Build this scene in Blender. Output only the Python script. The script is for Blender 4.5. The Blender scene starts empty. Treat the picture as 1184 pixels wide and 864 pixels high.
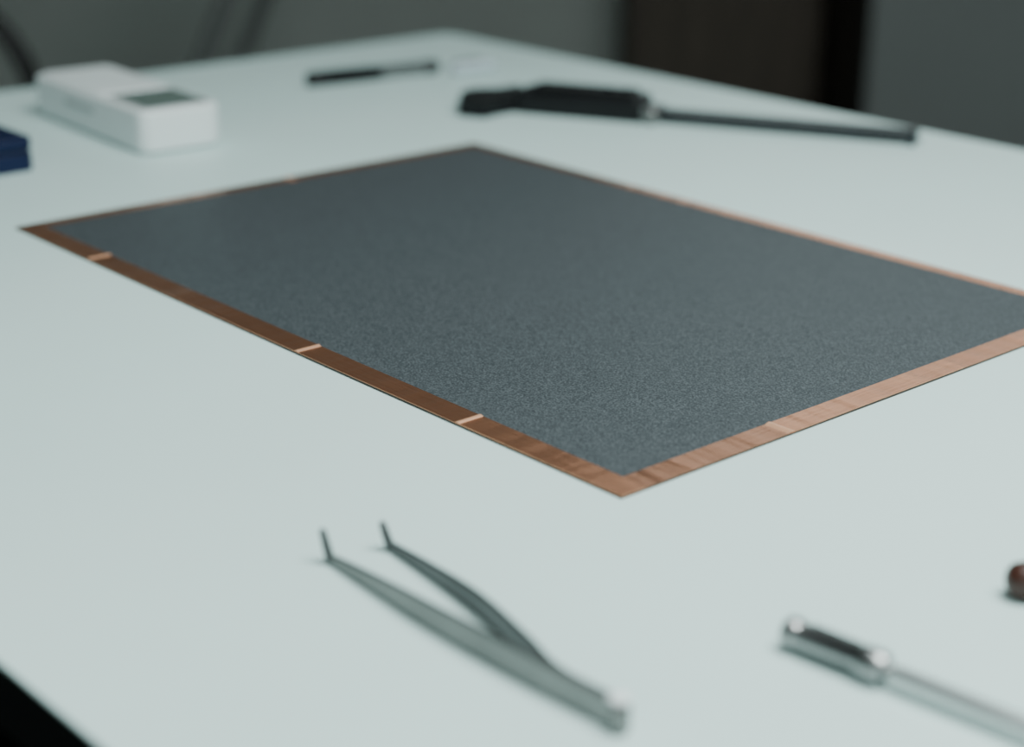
import bpy, math, bmesh, random
from mathutils import Matrix, Vector
T=0.75
random.seed(4)
S=bpy.context.scene

# ---------------------------------------------------------------- materials
def mat(name,col,rough=0.5,metal=0.0,noise=0.0,nscale=30,bump=0.0,bscale=200,stretch=None,spec=0.5,trans=0.0,coat=0.0):
    m=bpy.data.materials.new(name); m.use_nodes=True
    nt=m.node_tree; b=nt.nodes['Principled BSDF']
    b.inputs['Base Color'].default_value=(*col,1); b.inputs['Roughness'].default_value=rough
    b.inputs['Metallic'].default_value=metal
    b.inputs['Specular IOR Level'].default_value=spec
    b.inputs['Transmission Weight'].default_value=trans
    b.inputs['Coat Weight'].default_value=coat
    tc=nt.nodes.new('ShaderNodeTexCoord'); mp=nt.nodes.new('ShaderNodeMapping')
    nt.links.new(tc.outputs['Object'],mp.inputs['Vector'])
    if stretch: mp.inputs['Scale'].default_value=stretch
    if noise>0:
        n=nt.nodes.new('ShaderNodeTexNoise'); n.inputs['Scale'].default_value=nscale; n.inputs['Detail'].default_value=3
        nt.links.new(mp.outputs['Vector'],n.inputs['Vector'])
        r=nt.nodes.new('ShaderNodeValToRGB')
        r.color_ramp.elements[0].position=0.3; r.color_ramp.elements[1].position=0.7
        r.color_ramp.elements[0].color=(*[c*(1-noise) for c in col],1)
        r.color_ramp.elements[1].color=(*[min(1,c*(1+noise)) for c in col],1)
        nt.links.new(n.outputs['Fac'],r.inputs['Fac']); nt.links.new(r.outputs['Color'],b.inputs['Base Color'])
    if bump>0:
        n2=nt.nodes.new('ShaderNodeTexNoise'); n2.inputs['Scale'].default_value=bscale; n2.inputs['Detail'].default_value=2
        nt.links.new(mp.outputs['Vector'],n2.inputs['Vector'])
        bp=nt.nodes.new('ShaderNodeBump'); bp.inputs['Strength'].default_value=bump; bp.inputs['Distance'].default_value=0.001
        nt.links.new(n2.outputs['Fac'],bp.inputs['Height']); nt.links.new(bp.outputs['Normal'],b.inputs['Normal'])
    return m

m_table=mat('white_laminate',(0.60,0.765,0.745),0.5,0,0.02,6,0.05,900)
m_tedge=mat('table_edge_band',(0.008,0.009,0.009),0.6,spec=0.2)
m_blackmetal=mat('black_metal',(0.015,0.015,0.015),0.4,0.3,0.2,20,spec=0.3)
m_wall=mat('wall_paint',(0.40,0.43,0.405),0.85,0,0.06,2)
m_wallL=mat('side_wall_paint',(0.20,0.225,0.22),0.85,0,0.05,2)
m_brown=mat('dark_brown_wood',(0.075,0.060,0.047),0.6,0,0.2,5,stretch=(6,6,1),spec=0.3)
m_post=mat('dark_panel',(0.022,0.018,0.016),0.5,0,0.1,5,spec=0.3)
m_greycab=mat('grey_cabinet',(0.19,0.205,0.20),0.7,0,0.05,4)
m_floor=mat('dark_carpet',(0.006,0.006,0.006),0.95,0,0.3,80,spec=0.1)
m_ceil=mat('ceiling_paint',(0.35,0.38,0.38),0.9,0,0.03,3)
m_steel=mat('brushed_steel',(0.23,0.23,0.224),0.38,1.0,0.12,40,0.05,300)
m_steel_dk=mat('dark_and_shaded_steel',(0.11,0.112,0.113),0.38,0.9,0.15,40)
m_chrome=mat('polished_steel',(0.34,0.345,0.345),0.30,1.0,0.05,30)
m_blk=mat('black_plastic',(0.005,0.005,0.006),0.40,0,0.2,60,0.1,500,spec=0.3)
m_white=mat('white_plastic',(0.74,0.80,0.80),0.38,0,0.01,20)
m_slot=mat('slot_grey',(0.40,0.44,0.44),0.5,0,0.05,50)
m_lcd=mat('lcd_green_grey',(0.11,0.155,0.14),0.25,0,0.08,60)
m_blue=mat('navy_plastic',(0.003,0.009,0.042),0.4,0,0.15,30,spec=0.3)
m_clear=mat('clear_plastic',(0.66,0.75,0.80),0.2,0,0.03,30,trans=0.3)
m_wood=mat('dark_wood_handle',(0.045,0.014,0.008),0.4,0,0.3,60,stretch=(1,5,5))
m_foil=mat('backing_shadow_line',(0.05,0.03,0.022),0.5,0.2,0.1,40)  # dark colour paints in the shadow line below the copper edge
m_frame=mat('added_window_frame_paint',(0.30,0.31,0.30),0.5,0,0.03,10)

# granular graphite coating
def graphite():
    m=bpy.data.materials.new('graphite_coating'); m.use_nodes=True
    nt=m.node_tree; b=nt.nodes['Principled BSDF']; L=nt.links.new
    tc=nt.nodes.new('ShaderNodeTexCoord')
    n=nt.nodes.new('ShaderNodeTexNoise'); n.inputs['Scale'].default_value=1400; n.inputs['Detail'].default_value=1.5
    L(tc.outputs['Object'],n.inputs['Vector'])
    r=nt.nodes.new('ShaderNodeValToRGB'); e=r.color_ramp.elements
    e[0].position=0.40; e[0].color=(0.033,0.041,0.046,1)
    e[1].position=0.68; e[1].color=(0.098,0.115,0.124,1)
    L(n.outputs['Fac'],r.inputs['Fac']); L(r.outputs['Color'],b.inputs['Base Color'])
    b.inputs['Roughness'].default_value=0.5; b.inputs['Metallic'].default_value=0.1
    b.inputs['Specular IOR Level'].default_value=0.35
    v=nt.nodes.new('ShaderNodeTexVoronoi'); v.inputs['Scale'].default_value=1200
    L(tc.outputs['Object'],v.inputs['Vector'])
    bp=nt.nodes.new('ShaderNodeBump'); bp.inputs['Strength'].default_value=0.22; bp.inputs['Distance'].default_value=0.0004
    L(v.outputs['Distance'],bp.inputs['Height']); L(bp.outputs['Normal'],b.inputs['Normal'])
    return m
m_graph=graphite()

def copper(name,axis,tone,metal=0.95,rough=0.26,base=(0.76,0.335,0.19)):
    m=bpy.data.materials.new(name); m.use_nodes=True
    nt=m.node_tree; b=nt.nodes['Principled BSDF']; L=nt.links.new
    tc=nt.nodes.new('ShaderNodeTexCoord')
    mp=nt.nodes.new('ShaderNodeMapping')
    mp.inputs['Scale'].default_value=(3,60,1) if axis=='x' else (60,3,1)
    L(tc.outputs['Object'],mp.inputs['Vector'])
    n=nt.nodes.new('ShaderNodeTexNoise'); n.inputs['Scale'].default_value=12; n.inputs['Detail'].default_value=3
    L(mp.outputs['Vector'],n.inputs['Vector'])
    mp2=nt.nodes.new('ShaderNodeMapping'); mp2.inputs['Scale'].default_value=(32,5,1) if axis=='x' else (5,32,1)
    L(tc.outputs['Object'],mp2.inputs['Vector'])
    n2=nt.nodes.new('ShaderNodeTexNoise'); n2.inputs['Scale'].default_value=2.2; n2.inputs['Detail'].default_value=2
    L(mp2.outputs['Vector'],n2.inputs['Vector'])
    ad0=nt.nodes.new('ShaderNodeMath'); ad0.operation='MULTIPLY_ADD'; ad0.inputs[1].default_value=0.5
    hf=nt.nodes.new('ShaderNodeMath'); hf.operation='MULTIPLY'; hf.inputs[1].default_value=0.5
    L(n2.outputs['Fac'],hf.inputs[0]); L(n.outputs['Fac'],ad0.inputs[0]); L(hf.outputs[0],ad0.inputs[2])
    r=nt.nodes.new('ShaderNodeValToRGB'); e=r.color_ramp.elements
    e[0].position=0.36; e[0].color=(*[min(1,c*tone*0.90) for c in base],1)
    e[1].position=0.64; e[1].color=(*[min(1,c*tone*1.08) for c in base],1)
    L(ad0.outputs[0],r.inputs['Fac']); L(r.outputs['Color'],b.inputs['Base Color'])
    b.inputs['Metallic'].default_value=metal; b.inputs['Roughness'].default_value=rough
    ad=nt.nodes.new('ShaderNodeMath'); ad.operation='MULTIPLY_ADD'; ad.inputs[1].default_value=0.15
    L(n.outputs['Fac'],ad.inputs[0]); L(n2.outputs['Fac'],ad.inputs[2])
    bp=nt.nodes.new('ShaderNodeBump'); bp.inputs['Strength'].default_value=0.75; bp.inputs['Distance'].default_value=0.0013
    L(ad.outputs[0],bp.inputs['Height']); L(bp.outputs['Normal'],b.inputs['Normal'])
    return m

# ---------------------------------------------------------------- helpers
def link(o,parent=None):
    S.collection.objects.link(o)
    if parent: o.parent=parent
    return o
def empty(name,loc=(0,0,0),rz=0):
    o=bpy.data.objects.new(name,None); o.location=loc; o.rotation_euler=(0,0,rz); o.empty_display_size=.02
    return link(o)
def smooth(me):
    for p in me.polygons: p.use_smooth=True
def finish(o,bev=0,seg=3,sm=True):
    if bev>0:
        md=o.modifiers.new('bevel','BEVEL'); md.width=bev; md.segments=seg; md.limit_method='ANGLE'; md.angle_limit=math.radians(35)
        md.harden_normals=False
    if sm:
        smooth(o.data)
        o.modifiers.new('wn','WEIGHTED_NORMAL')
def box(name,lo,hi,m,parent=None,bev=0,seg=3):
    vs=[(x,y,z) for z in (lo[2],hi[2]) for x,y in ((lo[0],lo[1]),(hi[0],lo[1]),(hi[0],hi[1]),(lo[0],hi[1]))]
    fs=[(3,2,1,0),(4,5,6,7),(0,1,5,4),(1,2,6,5),(2,3,7,6),(3,0,4,7)]
    me=bpy.data.meshes.new(name); me.from_pydata(vs,[],fs); me.materials.append(m)
    o=bpy.data.objects.new(name,me); link(o,parent)
    if bev: finish(o,bev,seg)
    return o
def prism(name,poly,z0,z1,m,parent=None,bev=0):
    n=len(poly)
    a=sum(poly[i][0]*poly[(i+1)%n][1]-poly[(i+1)%n][0]*poly[i][1] for i in range(n))
    if a<0: poly=poly[::-1]
    vs=[(x,y,z0) for x,y in poly]+[(x,y,z1) for x,y in poly]
    fs=[tuple(range(n))[::-1],tuple(range(n,2*n))]+[(i,(i+1)%n,n+(i+1)%n,n+i) for i in range(n)]
    me=bpy.data.meshes.new(name); me.from_pydata(vs,[],fs); me.materials.append(m)
    o=bpy.data.objects.new(name,me); link(o,parent)
    if bev: finish(o,bev,2)
    return o
def rrect(x0,y0,x1,y1,r,n=8):
    out=[]
    rs=r if isinstance(r,(list,tuple)) else [r]*4
    for (cx,cy,a0,rr) in ((x1-rs[0],y0+rs[0],-90,rs[0]),(x1-rs[1],y1-rs[1],0,rs[1]),(x0+rs[2],y1-rs[2],90,rs[2]),(x0+rs[3],y0+rs[3],180,rs[3])):
        for i in range(n+1):
            a=math.radians(a0+90*i/n); out.append((cx+rr*math.cos(a),cy+rr*math.sin(a)))
    return out
def lathe(name,prof,p0,d,m,parent=None,n=40,flat=None):
    """prof: list of (s,r) along direction d from p0"""
    d=Vector(d).normalized(); up=Vector((0,0,1)) if abs(d.z)<.9 else Vector((1,0,0))
    a=d.cross(up).normalized(); b=a.cross(d).normalized(); p0=Vector(p0)
    vs=[];fs=[]
    for s,r in prof:
        for i in range(n):
            t=2*math.pi*i/n; vs.append(p0+d*s+a*(r*math.cos(t))+b*(r*math.sin(t)))
    for k in range(len(prof)-1):
        for i in range(n):
            j=(i+1)%n; fs.append((k*n+i,k*n+j,(k+1)*n+j,(k+1)*n+i))
    fs.append(tuple(range(n))); fs.append(tuple(range((len(prof)-1)*n,len(prof)*n))[::-1])
    me=bpy.data.meshes.new(name); me.from_pydata([tuple(v) for v in vs],[],fs); me.materials.append(m)
    bm=bmesh.new(); bm.from_mesh(me); bmesh.ops.recalc_face_normals(bm,faces=bm.faces); bm.to_mesh(me); bm.free()
    o=bpy.data.objects.new(name,me); link(o,parent)
    smooth(me)
    md=o.modifiers.new('es','EDGE_SPLIT'); md.split_angle=math.radians(40)
    return o
def tube(name,pts,r,m,parent=None,cyc=False,kind='POLY'):
    cu=bpy.data.curves.new(name,'CURVE'); cu.dimensions='3D'; cu.bevel_depth=r; cu.bevel_resolution=5; cu.use_fill_caps=True
    sp=cu.splines.new('POLY'); sp.points.add(len(pts)-1)
    for i,p in enumerate(pts): sp.points[i].co=(*p,1)
    cu.materials.append(m)
    o=bpy.data.objects.new(name,cu); S.collection.objects.link(o)
    dg=bpy.context.evaluated_depsgraph_get(); me=bpy.data.meshes.new_from_object(o.evaluated_get(dg))
    bpy.data.objects.remove(o); me.name=name
    if not me.materials: me.materials.append(m)
    ob=bpy.data.objects.new(name,me); link(ob,parent); smooth(me)
    return ob
def catmull(P,n=10):
    P=[Vector(p) for p in P]; out=[]
    Q=[P[0]*2-P[1]]+P+[P[-1]*2-P[-2]]
    for i in range(1,len(Q)-2):
        for k in range(n):
            t=k/n; a,b,c,d=Q[i-1],Q[i],Q[i+1],Q[i+2]
            out.append(0.5*((2*b)+(c-a)*t+(2*a-5*b+4*c-d)*t*t+(3*b-a-3*c+d)*t**3))
    out.append(P[-1]); return out

# ---------------------------------------------------------------- room
box('floor',(-2.6,-2.5,-0.05),(2.6,3.6,0),m_floor)
# back wall with an added, unseen window opening; sky through it brightens the copper
wx0,wx1,wz0,wz1=0.25,1.75,1.22,2.5
def multi_box(name,boxes,m):
    vs=[];fs=[]
    for lo,hi in boxes:
        k=len(vs)
        vs+=[(x,y,z) for z in (lo[2],hi[2]) for x,y in ((lo[0],lo[1]),(hi[0],lo[1]),(hi[0],hi[1]),(lo[0],hi[1]))]
        fs+=[tuple(k+i for i in f) for f in [(3,2,1,0),(4,5,6,7),(0,1,5,4),(1,2,6,5),(2,3,7,6),(3,0,4,7)]]
    me=bpy.data.meshes.new(name); me.from_pydata(vs,[],fs); me.materials.append(m)
    return link(bpy.data.objects.new(name,me))
multi_box('wall_back',[((-2.6,3.6,0),(wx0,3.7,2.8)),((wx1,3.6,0),(2.6,3.7,2.8)),((wx0,3.6,0),(wx1,3.7,wz0)),((wx0,3.6,wz1),(wx1,3.7,2.8))],m_wall)
win=empty('added_light_window',(0,3.6,0))
f=.04
box('frame_bottom',(wx0,.02,wz0),(wx1,.07,wz0+f),m_frame,win)
box('frame_top',(wx0,.02,wz1-f),(wx1,.07,wz1),m_frame,win)
box('frame_left',(wx0,.02,wz0+f),(wx0+f,.07,wz1-f),m_frame,win)
box('frame_right',(wx1-f,.02,wz0+f),(wx1,.07,wz1-f),m_frame,win)
box('mullion',((wx0+wx1)/2-.02,.02,wz0+f),((wx0+wx1)/2+.02,.07,wz1-f),m_frame,win)
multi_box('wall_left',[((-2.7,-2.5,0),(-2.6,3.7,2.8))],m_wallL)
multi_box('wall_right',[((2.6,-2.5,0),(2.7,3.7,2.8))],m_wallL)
box('ceiling',(-2.7,-2.5,2.8),(2.7,3.7,2.88),m_ceil)
d=empty('wooden_sideboard',(0,3.6,0))
box('carcass',(0.21,-0.30,0.06),(0.572,-0.002,1.10),m_brown,d,0.004)
box('plinth',(0.22,-0.28,0),(0.565,-0.01,0.06),m_post,d)
box('door_panel',(0.216,-0.315,0.08),(0.566,-0.30,1.08),m_brown,d,0.002)
tube('handle',[(0.54,-0.335,0.85),(0.54,-0.335,0.97)],0.005,m_steel,d)
c=empty('storage_cabinet',(0,3.6,0))
box('carcass',(0.578,-0.70,0.05),(1.60,-0.002,1.12),m_post,c,0.003)
box('plinth',(0.60,-0.68,0),(1.58,-0.01,0.05),m_post,c)
box('cabinet_door_a',(0.580,-0.72,0.07),(1.085,-0.70,1.10),m_greycab,c,0.003)
box('cabinet_door_b',(1.093,-0.72,0.07),(1.598,-0.70,1.10),m_greycab,c,0.003)
tube('handle_a',[(1.05,-0.75,0.75),(1.05,-0.75,0.90)],0.006,m_steel,c)
tube('handle_b',[(1.13,-0.75,0.75),(1.13,-0.75,0.90)],0.006,m_steel,c)

# ---------------------------------------------------------------- table
ang=math.atan2(-0.3464,0.311)         # long direction of table and sheet
tb=empty('work_table',(-0.0613,1.5852,0),ang)
W=0.822; Ln=1.75
prism('tabletop',rrect(0,-W,Ln,0,0.012),T-0.002,T,m_table,tb,0.0008)
prism('core_board',rrect(0.001,-W+.001,Ln-.001,-.001,0.011),T-0.026,T-0.002,m_tedge,tb)
for i,(x,y) in enumerate(((.08,-.08),(.08,-W+.08),(Ln-.08,-.08),(Ln-.08,-W+.08))):
    box(f'leg_{i+1}',(x-.02,y-.02,0),(x+.02,y+.02,T-.026),m_blackmetal,tb,0.003)
box('apron_1',(.1,-.095,T-.09),(Ln-.1,-.07,T-.026),m_blackmetal,tb)
box('apron_2',(.1,-W+.07,T-.09),(Ln-.1,-W+.095,T-.026),m_blackmetal,tb)
box('apron_3',(.07,-W+.1,T-.09),(.095,-.1,T-.026),m_blackmetal,tb)
box('apron_4',(Ln-.095,-W+.1,T-.09),(Ln-.07,-.1,T-.026),m_blackmetal,tb)

# ---------------------------------------------------------------- electrode sheet
LX=0.4655; LY=0.328
sh=empty('copper_framed_graphite_sheet',(-0.2711,0.9201,T),ang)
box('backing_film',(0.0001,0.0001,0.0001),(LX-.0001,LY-.0001,0.0011),m_foil,sh)
box('graphite_coating',(0.0075,0.0115,0.0005),(LX-.0105,LY-.0058,0.00115),m_graph,sh)
wF,wR,wL,wB=0.0128,0.0124,0.0095,0.0080
tz0,tz1=0.0011,0.00125
def seg(name,x0,y0,x1,y1,axis,tone,dz=0.0):
    return box(name,(x0,y0,tz0),(x1,y1,tz1+dz),copper('copper_tape_'+name,axis,tone),sh)
xs=[0,0.0795,0.2635,0.3735,LX]
for i in range(4):
    seg(f'front_tape_{i+1}',xs[i],0,xs[i+1],wF,'x',[1.1,1.0,1.05,1.25][i],0.00005*(i%2))
ys=[wF,0.0945,0.21,LY]
for i in range(3):
    seg(f'end_tape_{i+1}',LX-wR,ys[i],LX,ys[i+1],'y',[0.9,1.25,1.15][i],0.00005*(i%2))
ys=[wF,0.178,LY-wB]
for i in range(2):
    seg(f'far_end_tape_{i+1}',0,ys[i],wL,ys[i+1],'y',[1.2,1.25][i],0.00005*(i%2))
xs2=[0,0.15,0.30,LX-wR]
for i in range(3):
    seg(f'rear_tape_{i+1}',xs2[i],LY-wB,xs2[i+1],LY,'x',[1.15,1.2,1.2][i],0.00005*(i%2))
m_seam=copper('copper_tape_seam_lit','y',1.0,0.55,0.33,(0.92,0.50,0.31))  # paler base colour paints in the light the folds catch
def seam(name,x,y,w,axis,wd=0.0032,h=0.0006):
    # folded overlap: small ridge running across the tape
    if axis=='x':
        pr=[(x-wd/2,tz1),(x-wd*.1,tz1+h),(x+wd*.1,tz1+h),(x+wd/2,tz1)]
        vs=[(px,yy,pz) for yy in (y+.0002,y+w-.0002) for px,pz in pr]
    else:
        pr=[(y-wd/2,tz1),(y-wd*.1,tz1+h),(y+wd*.1,tz1+h),(y+wd/2,tz1)]
        vs=[(xx,py,pz) for xx in (x+.0002,x+w-.0002) for py,pz in pr]
    fs=[(0,1,2,3),(7,6,5,4),(0,4,5,1),(1,5,6,2),(2,6,7,3),(3,7,4,0)]
    me=bpy.data.meshes.new(name); me.from_pydata(vs,[],fs); me.materials.append(m_seam)
    bm=bmesh.new(); bm.from_mesh(me); bmesh.ops.recalc_face_normals(bm,faces=bm.faces); bm.to_mesh(me); bm.free()
    link(bpy.data.objects.new(name,me),sh)
seam('tape_seam_1',0.0795,0,wF,'x',0.0040)
seam('tape_seam_2',0.2635,0,wF,'x')
seam('tape_seam_3',0.3735,0,wF,'x')
seam('tape_seam_4',LX-wR,0.0945,wR,'y',0.0045)
seam('tape_seam_5',0,0.178,wL,'y')
seam('tape_seam_6',0.15,LY-wB,wB,'x',0.002,0.0002)

# ---------------------------------------------------------------- tweezers
tw=empty('bent_tip_tweezers',(0,0,T))
def strip(name,pts,m):
    """pts: (x,y,zbot,ztop,thick)"""
    P=catmull([Vector((p[0],p[1],0)) for p in pts],8)
    A=catmull([Vector((p[2],p[3],p[4])) for p in pts],8)
    vs=[];fs=[]
    for i,(p,a) in enumerate(zip(P,A)):
        q0=P[max(0,i-1)]; q1=P[min(len(P)-1,i+1)]
        t=(q1-q0).normalized(); nrm=Vector((-t.y,t.x,0))*a.z/2
        for sx,z in ((-1,a.x),(1,a.x),(1,a.y),(-1,a.y)):
            vs.append((p.x+nrm.x*sx,p.y+nrm.y*sx,z))
    n=len(P)
    for i in range(n-1):
        for k in range(4):
            fs.append((i*4+k,i*4+(k+1)%4,(i+1)*4+(k+1)%4,(i+1)*4+k))
    fs.append((0,1,2,3)); fs.append(tuple(range(4*n-4,4*n))[::-1])
    me=bpy.data.meshes.new(name); me.from_pydata(vs,[],fs); me.materials.append(m)
    bm=bmesh.new(); bm.from_mesh(me); bmesh.ops.recalc_face_normals(bm,faces=bm.faces); bm.to_mesh(me); bm.free()
    o=bpy.data.objects.new(name,me); link(o,tw); finish(o,0.0004,2); return o
strip('arm_near',[(-.0592,.5199,.0004,.0036,.0018),(-.0439,.5006,.0003,.0064,.0018),(-.0233,.4750,.0002,.0092,.0018),(.0031,.4460,.0002,.0102,.0018),(.0300,.4195,.0002,.0092,.0022)],m_steel)
strip('arm_far',[(-.0402,.5300,.0008,.0036,.0018),(-.0255,.5095,.0006,.0058,.0018),(-.0095,.4850,.0004,.0082,.0018),(.0050,.4575,.0003,.0090,.0018),(.0145,.4385,.0003,.0090,.0018),(.0313,.4208,.0002,.0090,.0022)],m_steel_dk)  # shade on the far arm is put into its darker steel colour
lathe('heel_cap',[(0,.0012),(.0002,.0026),(.0012,.0030),(.0076,.0030),(.0088,.0024),(.0092,.0010)],(.0308,.4190,.0002),(0,0,1),m_steel,tw,24)
lathe('heel_highlight',[(0,.0028),(.0006,.0034),(.0016,.0028),(.0024,.0008)],(.0306,.4210,.0088),(0,0,1),m_white,tw,24)  # white bead stands in for the bright highlight on the heel
def tip(name,b,t,r0,r1):
    b=Vector(b);t=Vector(t);d=t-b;L=d.length
    lathe(name,[(0,r0*.8),(L*.08,r0),(L*.5,r0*.9),(L*.93,r1),(L,r1*.5)],b,d,m_steel_dk,tw,12)
tip('point_near',(-.0590,.5198,.0006),(-.0618,.5210,.0122),.0017,.0012)
tip('point_far',(-.0400,.5298,.0010),(-.0430,.5310,.0105),.0017,.0012)

# ---------------------------------------------------------------- probe / pin vise
pv=empty('pin_vise_probe',(0,0,T))
p0=Vector((.0834,.4690,.0052)); dv=Vector((.0258,-.0237,0)).normalized()
lathe('collet_ferrule',[(0,.0020),(.0004,.0040),(.0015,.0050),(.0045,.0051),(.0055,.0045),(.0065,.0044),(.0260,.0044),(.0268,.0050),(.0285,.0052),(.0335,.0052),(.0350,.0044),(.0358,.0022)],p0,dv,m_chrome,pv)
side=Vector((dv.y,-dv.x,0))
for i,a in enumerate((25,80,135,250)):
    off=(side*math.cos(math.radians(a))+Vector((0,0,1))*math.sin(math.radians(a)))*.0040
    tube(f'milled_slot_{i+1}',[tuple(p0+dv*.008+off),tuple(p0+dv*.0245+off)],.0010,m_steel_dk,pv)
m_shaft=mat('satin_steel_shaft',(0.60,0.62,0.62),0.34,0.9,0.05,30)
lathe('shaft',[(0,.0020),(.004,.0027),(.085,.0027),(.09,.0018)],p0+dv*.0355,dv,m_shaft,pv)
lathe('tail_knob',[(0,.003),(.002,.005),(.012,.005),(.014,.003)],p0+dv*.124,dv,m_chrome,pv)

# ---------------------------------------------------------------- wooden handled tool
wt=empty('wooden_handled_scraper',(0,0,T))
q=Vector((.1580,.5020,.0064)); dq=Vector((1,-.10,0)).normalized()
lathe('handle',[(0,.0012),(.0008,.0035),(.0025,.0053),(.006,.0062),(.03,.0064),(.06,.0055),(.085,.0048),(.09,.0045)],q,dq,m_wood,wt)
lathe('ferrule',[(0,.0050),(.012,.0042)],q+dq*.089,dq,m_chrome,wt)
lathe('blade_shank',[(0,.002),(.04,.0016),(.06,.0008)],q+dq*.10,dq,m_steel,wt)

# ---------------------------------------------------------------- white device
dev=empty('white_digital_meter',(-0.3368,1.2173,T),math.atan2(-.1263,.1015))
DL,DW,DH=0.162,0.0592,0.0285
prism('housing',rrect(0,0,DL,DW,[.010,.012,.006,.006]),0.0008,DH,m_white,dev,0.003)
prism('lid_panel',rrect(.004,.004,DL*.60,DW-.004,.004),DH-.001,DH+.0012,m_white,dev,0.0008)
prism('display_bezel',rrect(DL*.62,.005,DL*.965,DW-.005,.003),DH-.001,DH+.0006,m_slot,dev,0.0003)
prism('display_glass',rrect(DL*.64,.008,DL*.95,DW-.008,.002),DH,DH+.0010,m_lcd,dev)
box('side_slot',(.050,-.0006,.016),(.092,.001,.0195),m_slot,dev,0.0003)
for i,(x,y) in enumerate(((.02,.012),(.02,.047),(.14,.012),(.14,.047))):
    lathe(f'foot_{i+1}',[(0,.005),(.001,.005)],(x,y,0),(0,0,1),m_slot,dev,16)

# ---------------------------------------------------------------- navy case
bl=empty('navy_blue_case',(-0.2945,1.0530,T),math.atan2(-.744,.668))
prism('case_body',rrect(-.115,-.085,0,0,.005),0,.0120,m_blue,bl,0.0012)
prism('case_lid',rrect(-.115,-.085,0,0,.005),.0126,.0215,m_blue,bl,0.002)
prism('seam_line',rrect(-.114,-.084,-.001,-.001,.005),.0120,.0126,m_blk,bl)
box('latch',(-.001,-.05,.007),(.0012,-.034,.0165),m_blk,bl,0.0004)

# ---------------------------------------------------------------- marker pen + cap
pen=empty('marker_pen',(0,0,T))
a=Vector((-.1587,1.3258,.0059)); b=Vector((-.0627,1.3885,.0059)); dd=(b-a).normalized()
lathe('barrel',[(0,.0030),(.0008,.0050),(.003,.0058),(.020,.0059),(.055,.0055),(.062,.0050),(.064,.0045)],a,dd,m_blk,pen)
lathe('grip_sleeve',[(0,.0052),(.020,.0052),(.030,.0052),(.038,.0054)],a+dd*.064,dd,m_chrome,pen)
lathe('end_collar',[(0,.0054),(.002,.0059),(.010,.0059),(.0125,.0050),(.0145,.003)],a+dd*.102,dd,m_steel_dk,pen)
cap=empty('clear_pen_cap',(0,0,T))
a=Vector((-.050,1.382,.0048)); b=Vector((-.0120,1.4080,.0048)); dd=(b-a).normalized()
lathe('cap_shell',[(0,.0044),(.001,.0048),(.036,.0044),(.040,.0034),(.041,.0015)],a,dd,m_clear,cap)
tube('cap_clip',[tuple(a+dd*.002+Vector((0,0,.0056))),tuple(a+dd*.026+Vector((0,0,.0056)))],.0010,m_steel,cap)

# ---------------------------------------------------------------- digital caliper
ca=empty('digital_caliper',(.0905,1.2099,T),math.radians(-19.8))
m_beam=mat('blackened_steel_beam',(0.05,0.055,0.06),0.4,0.8,0.15,40)
box('beam',(-.125,.002,.0030),(.184,.018,.0090),m_beam,ca,0.0004)
box('beam_scale_groove',(.012,.005,.0089),(.180,.0150,.0092),m_steel_dk,ca)
prism('beam_end_stop',rrect(.1815,.001,.1865,.019,.001),.0,.0100,m_beam,ca,0.0003)
prism('slider_housing',rrect(-.096,-.004,-.002,.029,.004),0.0,.0165,m_blk,ca,0.0025)
prism('display_module',rrect(-.086,.001,-.010,.026,.003),.0163,.0195,m_blk,ca,0.001)
prism('display_window',rrect(-.080,.006,-.040,.021,.002),.0193,.0198,m_blackmetal,ca)
for i in range(2):
    lathe(f'button_{i+1}',[(0,.0035),(.0015,.0035),(.002,.003)],(-.030+.012*i,.013,.0193),(0,0,1),m_blk,ca,20)
prism('moving_jaw',[(-.094,-.002),(-.094,.026),(-.100,.030),(-.1085,.046),(-.1095,.046),(-.1095,-.030),(-.1075,-.030),(-.104,-.018),(-.098,-.006)],.001,.0110,m_blk,ca,0.0006)
prism('fixed_jaw',[(-.1100,-.030),(-.1100,.046),(-.1110,.046),(-.120,.030),(-.132,.024),(-.139,.018),(-.139,.002),(-.134,-.012),(-.130,-.026),(-.1225,-.030)],.001,.0110,m_blk,ca,0.0006)
lathe('lock_screw',[(0,.0022),(.004,.0022),(.0041,.0040),(.010,.0040),(.0105,.0034)],(-.060,.029,.009),(0,1,0),m_steel,ca,20)
lathe('thumb_roller',[(0,.0045),(.0008,.0055),(.006,.0055),(.0068,.0045)],(.005,.0,.0062),(0,-1,0),m_steel,ca,24)
box('thumb_bracket',(-.004,-.0010,.003),(.010,.019,.0115),m_chrome,ca,0.0008)
box('depth_rod',(.010,.0085,.0020),(.1900,.0115,.0030),m_steel,ca)

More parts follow.
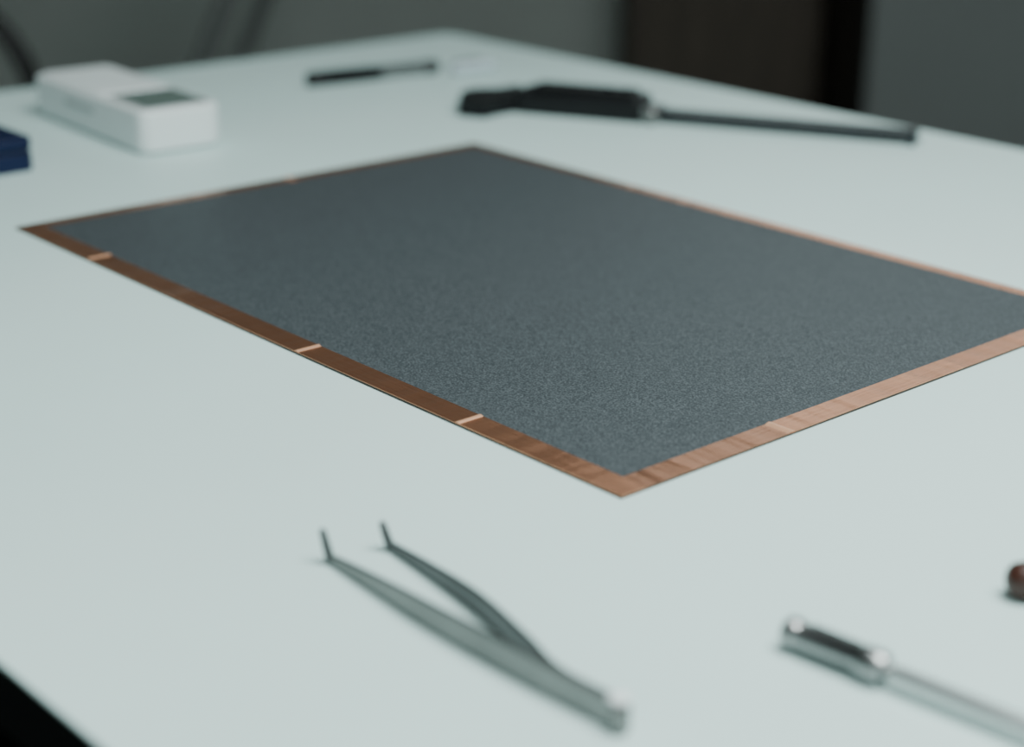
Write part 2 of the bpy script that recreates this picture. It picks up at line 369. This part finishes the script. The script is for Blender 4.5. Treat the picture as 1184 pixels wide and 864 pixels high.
# ---------------------------------------------------------------- chairs
def hoop(cx,y,w,z0,ztop,r,lean=0.0,n=10):
    pts=[(cx-w/2,y,z0),(cx-w/2,y,ztop-r)]
    for i in range(1,n+1):
        t=math.pi-(math.pi/2)*i/n; pts.append((cx-w/2+r+r*math.cos(t),y,ztop-r+r*math.sin(t)))
    for i in range(0,n+1):
        t=math.pi/2-(math.pi/2)*i/n; pts.append((cx+w/2-r+r*math.cos(t),y,ztop-r+r*math.sin(t)))
    pts.append((cx+w/2,y,z0))
    return [(p[0],p[1]+lean*(p[2]-.45),p[2]) for p in pts]
ch=empty('office_chair',(0,0,0))
tube('back_hoop',hoop(-.730,1.90,.41,.44,.750,.16,0.1),.011,m_blackmetal,ch)
prism('seat_pad',rrect(-.935,1.48,-.525,1.90,.05),.42,.47,m_blackmetal,ch,0.012)
for i,(x,y) in enumerate(((-.915,1.50),(-.545,1.50),(-.915,1.89),(-.545,1.89))):
    tube(f'leg_{i+1}',[(x,y,.43),(x+(.02 if x>-.7 else -.02),y+(.02 if y>1.7 else -.02),.0)],.010,m_blackmetal,ch)
m_grt=mat('grey_painted_tube',(0.15,0.16,0.155),0.5,0.2,0.05,20)
ch2=empty('office_chair',(0,0,0))
for i,yy in enumerate((2.28,2.60)):
    x0=-.475 if i==0 else -.452
    tube(f'back_post_{i+1}',[(x0,yy,.44),(x0+.155,yy,.80),(x0+.165,yy,.95)],.012,m_grt,ch2)
prism('seat_pad',rrect(-.90,2.26,-.46,2.63,.05),.42,.46,m_grt,ch2,0.012)
box('backrest_pad',(-.335,2.27,.76),(-.305,2.61,.96),m_grt,ch2,0.01)
for i,(x,y) in enumerate(((-.87,2.29),(-.48,2.29),(-.87,2.60),(-.48,2.60))):
    tube(f'leg_{i+1}',[(x,y,.43),(x+(.03 if x>-.7 else -.03),y,.0)],.011,m_grt,ch2)

# ---------------------------------------------------------------- light
def area(name,loc,rot,sx,sy,p,col):
    l=bpy.data.lights.new(name,'AREA'); l.shape='RECTANGLE'; l.size=sx; l.size_y=sy; l.energy=p; l.color=col
    o=bpy.data.objects.new(name,l); o.location=loc; o.rotation_euler=rot; return link(o)
area('ceiling_softbox',(0.42,0.38,1.9),(0,0,0),0.8,0.7,33,(0.91,1.0,0.985))
w=bpy.data.worlds.new('World'); S.world=w; w.use_nodes=True
w.node_tree.nodes['Background'].inputs['Color'].default_value=(0.62,0.73,0.72,1)
w.node_tree.nodes['Background'].inputs['Strength'].default_value=1.4

# ---------------------------------------------------------------- camera
cam=bpy.data.cameras.new('camera'); co=bpy.data.objects.new('camera',cam); link(co)
M=Matrix.Rotation(math.radians(90-20.3),4,'X')@Matrix.Rotation(math.radians(0.686),4,'Z')
co.matrix_world=Matrix.Translation((0,0,T+.26))@M
cam.sensor_width=36; cam.sensor_fit='HORIZONTAL'; cam.lens=2025/1184*36
cam.clip_start=0.01
cam.dof.use_dof=True; cam.dof.focus_distance=0.73; cam.dof.aperture_fstop=4.2
S.camera=co
